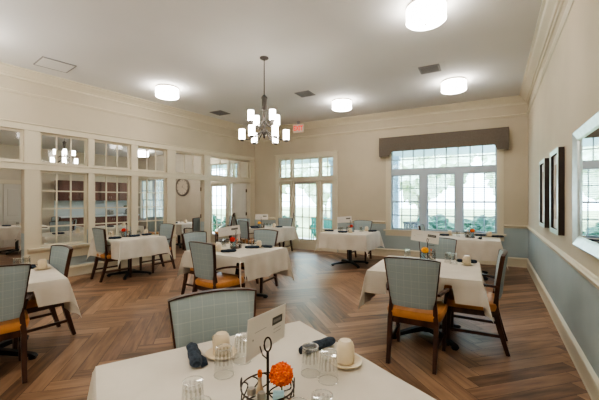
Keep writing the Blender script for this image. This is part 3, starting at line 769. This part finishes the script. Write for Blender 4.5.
TBL = {
 'T1': (-.17, 1.32, 32, 'the nearest table', (.0, .0), .33),
 'T2': (1.43, 3.77, -27, 'the right wall table', (-.03, .11), .34),
 'T4': (3.38, 6.70, -29, 'the large window table', (0, 0), .36),
 'T5': (1.175, 7.78, -29, 'the table beside the glass door', (0.02, 0), .34),
 'T6': (-.94, 5.05, -32, 'the chandelier table', (0, .11), .34),
 'T7': (-.85, 9.05, -29, 'the back corner table', (0, 0), .34),
 'T8': (-3.38, 6.67, -31, 'the partition table', (0, -.0), .34),
 'T9': (-2.95, 3.17, 45, 'the leftmost table', (0, .11), .33),
 'S1': (-5.25, 7.45, -33, 'the side room table behind the partition', (0, 0), .33),
 'S2': (-6.75, 9.15, -33, 'the side room kitchen table', (0, 0), .33),
 'S3': (-3.9, 10.85, -20, 'the side room table left of the clock', (0, 0), .33),
 'S4': (-5.2, 9.4, -33, 'the middle side room table', (0, 0), .33),
 'S5': (-8.1, 9.6, -33, 'the side room table by the double doors', (0, 0), .33),
}
for k, (x, y, rz, nm, of, dr_) in TBL.items():
    if not tused[0]: t = table0; tused[0] = True
    else: t = copy_tree(table0)
    t.location = (x, y, 0); t.rotation_euler.z = R(rz); sc_ = .88 if k == 'T8' else 1; t.scale = (sc_, sc_, 1); tag(t, 'square pedestal table with black base, ' + nm, 'table', 'square pedestal tables')
    cloth(x, y, R(rz), .535 * sc_, dr_, of, hash(nm) % 1 + len(nm) * 7 + int(x * 10), 'white square cloth draped over ' + nm)
ZT = .7615
# ------------------------------------------------------------------ tableware
P = {}
def proto(name, build):
    root = empty(name); build(root); P[name] = [root, False]
def place(name, x, y, z=ZT, rz=0, lab='', cat='', group=None):
    e = P[name]
    if not e[1]: o = e[0]; e[1] = True
    else: o = copy_tree(e[0])
    o.location = (x, y, z); o.rotation_euler.z = R(rz); tag(o, lab, cat, group)
    o.scale = {'salt_shaker': (1, 1, 1.35), 'pepper_shaker': (1, 1, 1.35), 'sauce_bottle': (.7, .7, .9)}.get(name, (1, 1, 1)); return o
def b_glass(root):
    bm = NB(); n_ = 28
    prof = [(.040, 0), (.0415, .003), (.0385, .055)]
    lathe(bm, prof, n_, caps=False, mi=0)
    lathe(bm, [(.0385, .055), (.0345, .105)], n_, caps=False, mi=0, alt=1)
    lathe(bm, [(.0345, .105), (.034, .116), (.031, .12), (.018, .1185), (.001, .118)], n_, caps=False, mi=0)
    lathe(bm, [(.038, .001), (.0355, .055), (.0315, .10), (.001, .101)], n_, caps=False, mi=0)
    o = obj('glass_body', bm, None, root, True, mats=[M['tumbler'], M['rib']])
    bm = NB()
    for nm, r, z in (('glass_rim', .0405, .002), ('glass_base', .0335, .117)):
        bm = NB(); tube(bm, [(r * math.cos(a * math.pi / 12), r * math.sin(a * math.pi / 12), z) for a in range(25)], .0016, 5)
        obj(nm, bm, M['rimglass'], root, True)
M['rimglass'] = glassmat('rim_highlight_glass', (.85, .85, .85), .6, .9)
proto('drinking_glass', b_glass)
def b_mug(root):
    bm = NB(); lathe(bm, [(.040, .012), (.0415, .016), (.041, .05), (.038, .085), (.033, .098), (.028, .102), (.026, .106), (.001, .105)], 28, caps=False)
    lathe(bm, [(.040, .012), (.037, .014), (.036, .09), (.001, .092)], 28, caps=False); obj('mug_body', bm, M['mug'], root, True)
    bm = NB(); tube(bm, [(-.038, 0, .078), (-.055, 0, .08), (-.068, 0, .068), (-.068, 0, .045), (-.056, 0, .03), (-.039, 0, .028)], .005); obj('mug_handle', bm, M['mug'], root, True)
proto('coffee_mug', b_mug)
def b_saucer(root):
    bm = NB(); lathe(bm, [(.035, 0), (.04, .003), (.068, .010), (.075, .015), (.0745, .017), (.066, .0135), (.042, .009), (.001, .0085)], 36); obj('plate', bm, M['mug'], root, True)
def mk_single(name, build_bm, m, smooth=True):
    o = obj(name, build_bm(), m, None, smooth); P[name] = [o, False]
def s_bm():
    bm = NB(); lathe(bm, [(.035, 0), (.04, .003), (.068, .010), (.075, .015), (.0745, .017), (.066, .0135), (.042, .0095), (.001, .0092)], 36); return bm
mk_single('saucer', s_bm, M['mug'])
def b_nap(root):
    bm = NB(); rnd = random.Random(3); rings = []; n_ = 14
    for i in range(13):
        u = i / 12; x = -.105 + .21 * u; r = .019 + .004 * math.sin(u * 3.1) + .0015 * math.sin(u * 17); 
        if i in (0, 12): r *= .8
        rings.append([bm.verts.new((x, 1.25 * r * math.cos(2 * math.pi * k / n_) * (1 + .1 * math.sin(3 * 2 * math.pi * k / n_ + u * 3)), .0215 + r * .95 * math.sin(2 * math.pi * k / n_))) for k in range(n_)])
    for a, b in zip(rings, rings[1:]):
        for k in range(n_): bm.faces.new((a[k], a[(k + 1) % n_], b[(k + 1) % n_], b[k]))
    bm.faces.new(rings[0]); bm.faces.new(rings[-1]); obj('rolled_cloth', bm, M['napkin'], root, True)
    bm = NB(); vs = [(.0, .016, .006), (.1, .02, .004), (.085, .05, .004), (.03, .052, .003), (-.02, .03, .005)]
    top = [bm.verts.new((x, y, z + .006)) for x, y, z in vs]; bot = [bm.verts.new((x, y, z - .002)) for x, y, z in vs]
    bm.faces.new(top); bm.faces.new(bot)
    for k in range(5): bm.faces.new((top[k], top[(k + 1) % 5], bot[(k + 1) % 5], bot[k]))
    obj('loose_fold', bm, M['napkin'], root)
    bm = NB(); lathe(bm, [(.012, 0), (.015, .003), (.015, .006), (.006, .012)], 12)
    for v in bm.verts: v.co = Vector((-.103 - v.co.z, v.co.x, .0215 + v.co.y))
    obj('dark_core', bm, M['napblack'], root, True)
proto('rolled_napkin', b_nap)
def b_caddy(root):
    bm = NB(); lathe(bm, [(.084, 0), (.086, .004), (.084, .007), (.001, .007)], 32); obj('caddy_tray', bm, M['bronze'], root, True)
    bm = NB()
    for z, r in ((.03, .088), (.105, .09)):
        tube(bm, [(r * math.cos(a * math.pi / 16), r * math.sin(a * math.pi / 16), z) for a in range(33)], .0028, 6)
    for k in range(12):
        a0 = k * math.pi / 6
        pts = []
        for i in range(15):     # S scroll between the rings
            u = i / 14; an = a0 + .30 * math.sin(u * 2 * math.pi); pts.append((.0885 * math.cos(an), .0885 * math.sin(an), .006 + .1 * u))
        tube(bm, pts, .0026, 5)
    for a0 in (2.9, 6.0):
        tube(bm, [(.09 * math.cos(a0) + .014 * math.cos(q * math.pi / 6) * -math.sin(a0), .09 * math.sin(a0) + .014 * math.cos(q * math.pi / 6) * math.cos(a0), .119 + .014 * math.sin(q * math.pi / 6)) for q in range(13)], .0022, 5)
    obj('wire_basket', bm, M['bronze'], root, True)
    bm = NB(); tube(bm, [(0, 0, .006), (0, 0, .12), (0, 0, .225)], .0045, 8)
    tube(bm, [(.012 * math.cos(a * math.pi / 8), 0, .247 + .024 * math.sin(a * math.pi / 8)) for a in range(17)], .003, 6); obj('ring_handle', bm, M['bronze'], root, True)
    bm = NB(); tube(bm, [(0, .003, .195), (-.01, .05, .19), (-.012, .1, .2)], .0025, 6); obj('card_clip', bm, M['bronze'], root, True)
proto('condiment_caddy', b_caddy)
def b_shaker(fill):
    def f(root):
        bm = NB(); lathe(bm, [(.017, 0), (.019, .004), (.0175, .055), (.014, .065)], 14, caps=False); obj('shaker_glass', bm, M['tumbler'], root, True)
        bm = NB(); lathe(bm, [(.015, .003), (.015, .035), (.001, .036)], 12, caps=False); obj('shaker_contents', bm, M[fill], root, True)
        bm = NB(); lathe(bm, [(.0145, .063), (.0150, .067), (.0145, .074), (.011, .078), (.001, .079)], 14, caps=False); obj('shaker_cap', bm, M['nickel'], root, True)
    return f
proto('salt_shaker', b_shaker('salt')); proto('pepper_shaker', b_shaker('pepper'))
def b_bottle(root):
    bm = NB(); lathe(bm, [(.018, 0), (.02, .004), (.02, .075), (.010, .10), (.009, .13)], 14); obj('bottle_body', bm, M['sauce'], root, True)
    bm = NB(); lathe(bm, [(.0205, .02), (.0205, .065)], 14, caps=False); obj('bottle_label', bm, M['white'], root, True)
    bm = NB(); lathe(bm, [(.011, .128), (.011, .15), (.006, .154)], 12); obj('bottle_cap', bm, M['orange'], root, True)
proto('sauce_bottle', b_bottle)
def b_packet(root):
    bm = NB()
    for k in range(5): box(bm, -.018, .018, -.012 + k * .005, -.009 + k * .005, 0, .095 + .003 * (k % 3), None, .0008)
    obj('sweetener_packets', bm, M['packet'], root)
proto('packet_stack', b_packet)
def flower(matname, nm):
    def f(root):
        rnd = random.Random(5); bm = NB()
        bmesh.ops.create_icosphere(bm, subdivisions=4, radius=1)
        for v in bm.verts:
            d = v.co.normalized(); s = math.sin(d.x * 17 + 2) * math.sin(d.y * 19) * math.sin(d.z * 18 + 1)
            r = .039 + .009 * s + rnd.uniform(-.004, .004); v.co = d * r; v.co.z = v.co.z * .9 + .125
        obj('petals', bm, M[matname], root, False)
        bm = NB(); tube(bm, [(0, 0, .01), (.002, 0, .06), (0, 0, .1)], .0025, 6); obj('stem', bm, M['stem'], root)
        bm = NB(); lathe(bm, [(.016, 0), (.019, .004), (.018, .06), (.021, .075)], 16, caps=False); obj('bud_vase', bm, M['tumbler'], root, True)
    proto(nm, f)
flower('orange', 'orange_carnation'); flower('redfl', 'red_carnation'); flower('yellowfl', 'yellow_carnation')
def b_card(root):
    L_, h_ = .34, .14
    bm = NB(); box(bm, -L_ / 2, L_ / 2, -.0012, .0012, -h_ / 2, h_ / 2); obj('card_sheet', bm, M['white'], root)
    bm = NB()
    for s in (-1, 1):
        y0, y1 = (s * .0014, s * .0018)
        y0, y1 = min(y0, y1), max(y0, y1)
        box(bm, .035, .135, y0, y1, .005, .035)
    obj('dark_title_block', bm, M['darkprint'], root)
    bm = NB()
    for s in (-1, 1):
        a_ = s * .0020; b_ = s * .0024; a_, b_ = min(a_, b_), max(a_, b_)
        for k in range(9): box(bm, .045 + .0085 * k, .050 + .0085 * k, a_, b_, .014, .026)
        a_ = s * .0014; b_ = s * .0018; a_, b_ = min(a_, b_), max(a_, b_)
        for z_ in (-.012, -.026): box(bm, .05, .125, a_, b_, z_, z_ + .0015)
        box(bm, -.13, -.122, a_, b_, -.012, -.006); box(bm, -.115, -.02, a_, b_, .012, .0135)
    obj('printed_lines', bm, M['greyprint'], root)
proto('menu_card', b_card)
def card(x, y, z, face, tilt, lab):
    o = place('menu_card', x, y, z, face, lab, 'menu card', 'menu cards held above the caddies'); o.rotation_euler = (0, R(tilt), R(face)); return o
GG, GM, GS, GN = 'upturned drinking glasses', 'cream coffee mugs turned upside down', 'cream saucers', 'rolled dark napkins'
def mugset(x, y, rz, where):
    place('saucer', x, y, ZT, 0, 'cream saucer under the mug ' + where, 'saucer', GS)
    place('coffee_mug', x, y, ZT + .001, rz, 'upturned cream mug ' + where, 'mug', GM)
def caddyset(x, y, rz, fl, col, tn):
    place('condiment_caddy', x, y, ZT, rz, 'dark wire condiment caddy with ring handle on ' + tn, 'caddy', 'wire condiment caddies')
    c, s = math.cos(R(rz)), math.sin(R(rz)); q = lambda a, b: (x + c * a - s * b, y + s * a + c * b)
    place('salt_shaker', *q(-.028, -.045), ZT + .008, 0, 'glass salt shaker in the caddy on ' + tn, 'salt shaker')
    place('pepper_shaker', *q(-.057, -.010), ZT + .008, 0, 'glass pepper shaker in the caddy on ' + tn, 'pepper shaker')
    place('sauce_bottle', *q(-.022, .035), ZT + .008, 0, 'slim orange capped bottle in the caddy on ' + tn, 'bottle')
    place('packet_stack', *q(.028, -.045), ZT + .008, 0, 'pale blue sweetener packets in the caddy on ' + tn, 'packets')
    place(fl, *q(.050, .012), ZT + .008, 0, col + ' carnation in the caddy on ' + tn, 'flower')
n1 = 'the nearest table'
for (x, y, w) in ((-.319, 1.413, 'in front of the left mug'), (-.262, 1.535, 'between left mug and menu card'), (-.366, 1.15, 'below the left napkin'), (-.306, 1.03, 'at the bottom edge, left of the caddy'),
                  (.047, 1.425, 'touching the right napkin'), (.118, 1.370, 'left of the right mug'), (.072, 1.066, 'at the bottom edge right of the flower'), (-.005, 1.02, 'just right of the caddy')):
    place('drinking_glass', x, y, ZT, random.random() * 90, 'upturned ribbed glass %s on %s' % (w, n1), 'glass', GG)
mugset(-.37, 1.59, -40, 'on the left of ' + n1); mugset(.207, 1.51, 260, 'on the right of ' + n1)
place('rolled_napkin', -.49, 1.555, ZT, 114 + 180, 'blue rolled napkin with dark end at the left of ' + n1, 'napkin', GN)
place('rolled_napkin', .09, 1.655, ZT, 38, 'navy rolled napkin behind the right glasses on ' + n1, 'napkin', GN)
caddyset(-.108, 1.14, 15, 'orange_carnation', 'orange', n1)
card(-.122, 1.30, .998, 70, 7, 'white menu card with dark title block standing above ' + n1)
def far_set(tn, caddy, fl, col, crz, cardpos, mugs, glasses, naps):
    caddyset(caddy[0], caddy[1], crz, fl, col, tn)
    if cardpos: card(*cardpos, 'white menu card held above the caddy on ' + tn)
    for x, y, r, w in mugs: mugset(x, y, r, w + ' of ' + tn)
    for x, y, w in glasses: place('drinking_glass', x, y, ZT, 0, 'upturned ribbed glass %s of %s' % (w, tn), 'glass', GG)
    for x, y, r, w in naps: place('rolled_napkin', x, y, ZT, r, 'dark rolled napkin %s of %s' % (w, tn), 'napkin', GN)
far_set('the right wall table', (1.56, 4.08), 'yellow_carnation', 'yellow', 200, (1.56, 4.17, 1.045, -38, 6), [(1.90, 3.80, 20, 'at the right corner')], [(1.78, 3.87, 'beside the mug'), (1.75, 3.95, 'second from the mug, farther'), (1.36, 4.22, 'hidden near the far edge')], [(1.97, 3.94, -25, 'behind the mug')])
far_set('the large window table', (3.36, 6.60), 'orange_carnation', 'small orange', 0, None, [(3.84, 6.76, 0, 'at the right end'), (3.14, 7.0, 90, 'at the left end')], [(3.45, 6.95, 'at the far middle'), (3.22, 6.8, 'left of the caddy')], [(3.72, 6.86, -20, 'left of the right mug'), (3.92, 6.62, -10, 'right of the right mug'), (2.98, 6.92, -20, 'at the left end'), (3.42, 6.33, 60, 'at the near edge')])
far_set('the table beside the glass door', (1.17, 7.72), 'red_carnation', 'pink red', 40, (1.05, 7.80, 1.045, 5, -3), [(1.14, 7.50, 90, 'at the middle front'), (1.60, 7.98, 90, 'at the right side')], [(1.42, 7.75, 'right of the caddy'), (1.46, 7.85, 'just beside the right mug'), (.98, 7.78, 'left of the caddy'), (.92, 7.72, 'farthest left')], [(.70, 7.90, -15, 'at the left corner'), (.98, 7.58, 0, 'at the front edge'), (1.70, 7.80, 20, 'at the right corner')])
far_set('the chandelier table', (-.98, 5.16), 'red_carnation', 'red', 190, (-1.10, 5.24, 1.015, 14, -8), [(-1.16, 4.84, 20, 'at the left front'), (-1.22, 5.03, 20, 'at the left behind another mug'), (-.63, 5.22, 0, 'at the right side')], [(-.90, 5.40, 'farthest back'), (-.76, 5.17, 'nearest the right mug'), (-.72, 5.28, 'behind the right mug'), (-1.20, 5.30, 'behind the left mugs')], [(-1.0, 4.74, 22, 'at the front edge'), (-1.38, 5.19, 10, 'at the far left'), (-.52, 5.20, -20, 'right of the right mug'), (-.72, 5.12, 10, 'left of the right mug')])
far_set('the back corner table', (-1.02, 8.93), 'yellow_carnation', 'yellow', 180, (-1.02, 9.02, 1.045, 0, 0), [(-.68, 9.02, 0, 'at the right side')], [(-.88, 9.15, 'right of the caddy'), (-.80, 9.2, 'next to the mug')], [(-1.22, 9.06, 10, 'at the left'), (-.56, 9.02, 0, 'right of the mug'), (-1.15, 8.72, 10, 'at the near edge')])
far_set('the partition table', (-3.50, 6.78), 'red_carnation', 'bright red', 200, None, [(-3.28, 7.17, 0, 'at the right end'), (-3.8, 6.78, 0, 'at the far left')], [(-3.36, 7.0, 'right of the flower'), (-3.68, 6.9, 'behind the flower'), (-3.75, 6.62, 'at the left')], [(-3.50, 6.36, 35, 'nearest at the front edge'), (-3.32, 6.75, 50, 'beside the red flower'), (-3.20, 7.02, 55, 'at the right front edge')])
place('drinking_glass', -2.99, 3.55, ZT, 0, 'upturned ribbed glass left of the mug on the leftmost table', 'glass', GG)
place('drinking_glass', -3.0, 3.68, ZT, 0, 'upturned ribbed glass farther back on the leftmost table', 'glass', GG)
mugset(-2.74, 3.57, 0, 'on the leftmost table'); place('rolled_napkin', -2.88, 3.62, ZT, 20, 'dark rolled napkin beside the mug on the leftmost table', 'napkin', GN)
for (x, y, rz, nm) in ((-5.1, 7.35, 30, 'the side room table behind the partition'), (-6.7, 9.0, 10, 'the side room kitchen table'), (-5.1, 9.3, 10, 'the middle side room table'), (-8.1, 9.5, 10, 'the side room table by the double doors'), (-3.85, 10.7, 20, 'the side room table left of the clock')):
    mugset(x + .2, y + .05, 0, 'on ' + nm); place('rolled_napkin', x - .1, y - .12, ZT, rz, 'dark rolled napkin on ' + nm, 'napkin', GN)
    place('drinking_glass', x + .02, y + .1, ZT, 0, 'upturned glass on ' + nm, 'glass', GG)
# ------------------------------------------------------------------ outside
def sbox(name, T, a): 
    bm = NB()
    for q in a: box(bm, *q, T)
    return bm
bm = NB(); box(bm, -14, 26, .16, 3.2, -.15, -.04, TB); tag(obj('patio', bm, M['patio']), kind='structure')
bm = NB(); box(bm, -30, 45, 3.2, 60, -.35, -.15, TB); tag(obj('lawn', bm, M['grass']), kind='structure')
bm = NB(); box(bm, -14, 26, .16, 3.3, 3.0, 3.15, TB); tag(obj('porch_roof', bm, M['porch']), kind='structure')
for i, t in enumerate((-1.2, 3.55, 5.85, 10.4, 14.5)):
    root = empty('porch_column', TB(Vector((t, 2.9, -.04)))); bm = NB(); box(bm, -.12, .12, -.12, .12, .18, 2.9); obj('shaft', bm, M['porch'], root)
    bm = NB(); box(bm, -.16, .16, -.16, .16, 0, .18, None, .01); obj('column_base', bm, M['porch'], root)
    bm = NB(); box(bm, -.16, .16, -.16, .16, 2.9, 3.04, None, .01); obj('capital', bm, M['porch'], root)
    root.rotation_euler.z = math.atan2(dB[1], dB[0])
    tag(root, ['pale blue porch column at the far right outside', 'pale blue porch column behind the left part of the large window', 'pale blue porch column behind the glass door', 'pale blue porch column outside the side room', 'pale blue porch column at the far left outside'][i], 'column')
def foliage(r, seed, sq=1, sub=4, amp=.22):
    rnd = random.Random(seed); bm = NB(); bmesh.ops.create_icosphere(bm, subdivisions=sub, radius=1)
    p = [rnd.random() * 6 for _ in range(6)]
    for v in bm.verts:
        d = v.co.normalized(); s = math.sin(d.x * 5 + p[0]) * math.sin(d.y * 6 + p[1]) + .6 * math.sin(d.z * 9 + p[2]) * math.sin(d.x * 11 + p[3]) + rnd.uniform(-.5, .5)
        v.co = d * r * (1 + amp * s); v.co.z *= sq
    return bm
sh = obj('shrub', foliage(.55, 1, .8), M['leaf']); 
k = 0
for t, d_, s in ((-2.9, 3.9, 1.25), (-.75, 3.95, 1.3), (.85, 3.85, 1.25), (2.5, 4.6, 1.2), (4.6, 4.6, .8), (7.0, 4.4, 1), (9.0, 4.5, 1.), (11.9, 4.2, .95), (13.6, 4.4, .95)):
    o = sh if k == 0 else sh.copy()
    if k: C.objects.link(o)
    o.location = TB(Vector((t, d_, .30 * s))); o.scale = (s, s, s); o.rotation_euler.z = k * 1.3
    tag(o, 'rounded green shrub outside, %s from the right' % ['first', 'second', 'third', 'fourth', 'fifth', 'sixth', 'seventh', 'eighth', 'ninth'][k], 'shrub', 'shrubs outside the windows'); k += 1
tr0 = None
for k, (t, d_, s) in enumerate(((-10, 20, 1.0), (-2, 18, .9), (5.5, 20, 1.0), (13.5, 19, .95), (22, 21, 1.0))):
    if tr0 is None:
        tr0 = empty('tree'); bm = NB(); tube(bm, [(0, 0, 0), (.1, 0, 2), (0, .1, 4)], .22, 8); obj('trunk', bm, M['bark'], tr0, True)
        bm = foliage(3.2, 9, 1.0, 5); bmesh.ops.translate(bm, vec=(0, 0, 5.2), verts=bm.verts); obj('crown', bm, M['leafpale'], tr0); r_ = tr0
    else: r_ = copy_tree(tr0)
    r_.location = TB(Vector((t, d_, -.15))); r_.scale = (s, s, s); r_.rotation_euler.z = k * 2
    tag(r_, 'pale leafy tree beyond the lawn, %s from the right' % ['first', 'second', 'third', 'fourth', 'fifth', 'sixth', 'seventh', 'eighth'][k], 'tree', 'trees beyond the lawn')
# patio chair seen through the glass door and patio furniture by the window
def patio_chair(t, d_, m, lab, rz):
    root = empty('patio_chair', TB(Vector((t, d_, -.04))), R(rz))
    bm = NB(); box(bm, -.27, .27, -.25, .27, .38, .43, None, .012); obj('seat', bm, M[m], root)
    bm = NB()
    for k in range(6): box(bm, -.25 + k * .087, -.19 + k * .087, -.28, -.25, .43, .9)
    box(bm, -.27, .27, -.29, -.24, .86, .92, None, .01); obj('backrest', bm, M[m], root)
    for sx in (-1, 1):
        for sy in (-.24, .24): bm = NB(); box(bm, sx * .25 - .02, sx * .25 + .02, sy - .02, sy + .02, 0, .64 if True else .4); obj('leg', bm, M[m], root)
        bm = NB(); box(bm, sx * .25 - .035, sx * .25 + .035, -.27, .27, .64, .67, None, .006); obj('armrest', bm, M[m], root)
    tag(root, lab, 'patio chair')
patio_chair(5.25, 1.5, 'teal', 'green patio chair right behind the glass door', -60)
patio_chair(6.0, 1.9, 'teal', 'green patio chair to the left behind the glass door', -10)
patio_chair(2.9, 1.3, 'black', 'dark patio chair outside the left part of the large window', 20)
patio_chair(9.1, 1.6, 'porch', 'pale patio chair outside the side room door', 0)
# ------------------------------------------------------------------ light, world, camera
sc = bpy.context.scene
wd = bpy.data.worlds.new('World'); sc.world = wd; wd.use_nodes = True
n, l = wd.node_tree.nodes, wd.node_tree.links; bg = n['Background']
tc = n.new('ShaderNodeTexCoord'); sp = n.new('ShaderNodeSeparateXYZ'); cr = n.new('ShaderNodeValToRGB')
l.new(tc.outputs['Generated'], sp.inputs[0]); l.new(sp.outputs['Z'], cr.inputs[0]); l.new(cr.outputs[0], bg.inputs[0])
cr.color_ramp.elements[0].color = (.68, .86, 1, 1); cr.color_ramp.elements[1].color = (.62, .82, 1, 1)
bg.inputs[1].default_value = 6.2
sl = bpy.data.lights.new('sun', 'SUN'); sl.energy = 2.5; sl.angle = R(8); sl.color = (1, .97, .9)
so = bpy.data.objects.new('sun', sl); C.objects.link(so); so.rotation_euler = (R(40), 0, R(200))
for nm, loc, e_, sz in (('ceiling_fill', (-.6, -1.1, 1.9), 230, .5), ('ceiling_fill_2', (-5.2, 2.6, 2.0), 150, .5)):  # unseen spots aimed at the ceiling, added as bounced fill light
    fl = bpy.data.lights.new(nm, 'SPOT'); fl.energy = e_; fl.spot_size = R(150); fl.spot_blend = 1; fl.shadow_soft_size = sz; fl.color = (1, .97, .93)
    fo = bpy.data.objects.new(nm, fl); C.objects.link(fo); fo.location = loc; fo.rotation_euler = (R(155), 0, 0)
cam = bpy.data.cameras.new('camera'); co = bpy.data.objects.new('camera', cam); C.objects.link(co)
co.location = (0, 0, 1.5); co.rotation_euler = (R(90), 0, 0); cam.sensor_width = 36; cam.lens = 335 / 599 * 36; cam.clip_start = .05; cam.clip_end = 200
sc.camera = co
sc.view_settings.view_transform = 'AgX'; sc.view_settings.look = 'AgX - Medium High Contrast'; sc.view_settings.exposure = 1.4
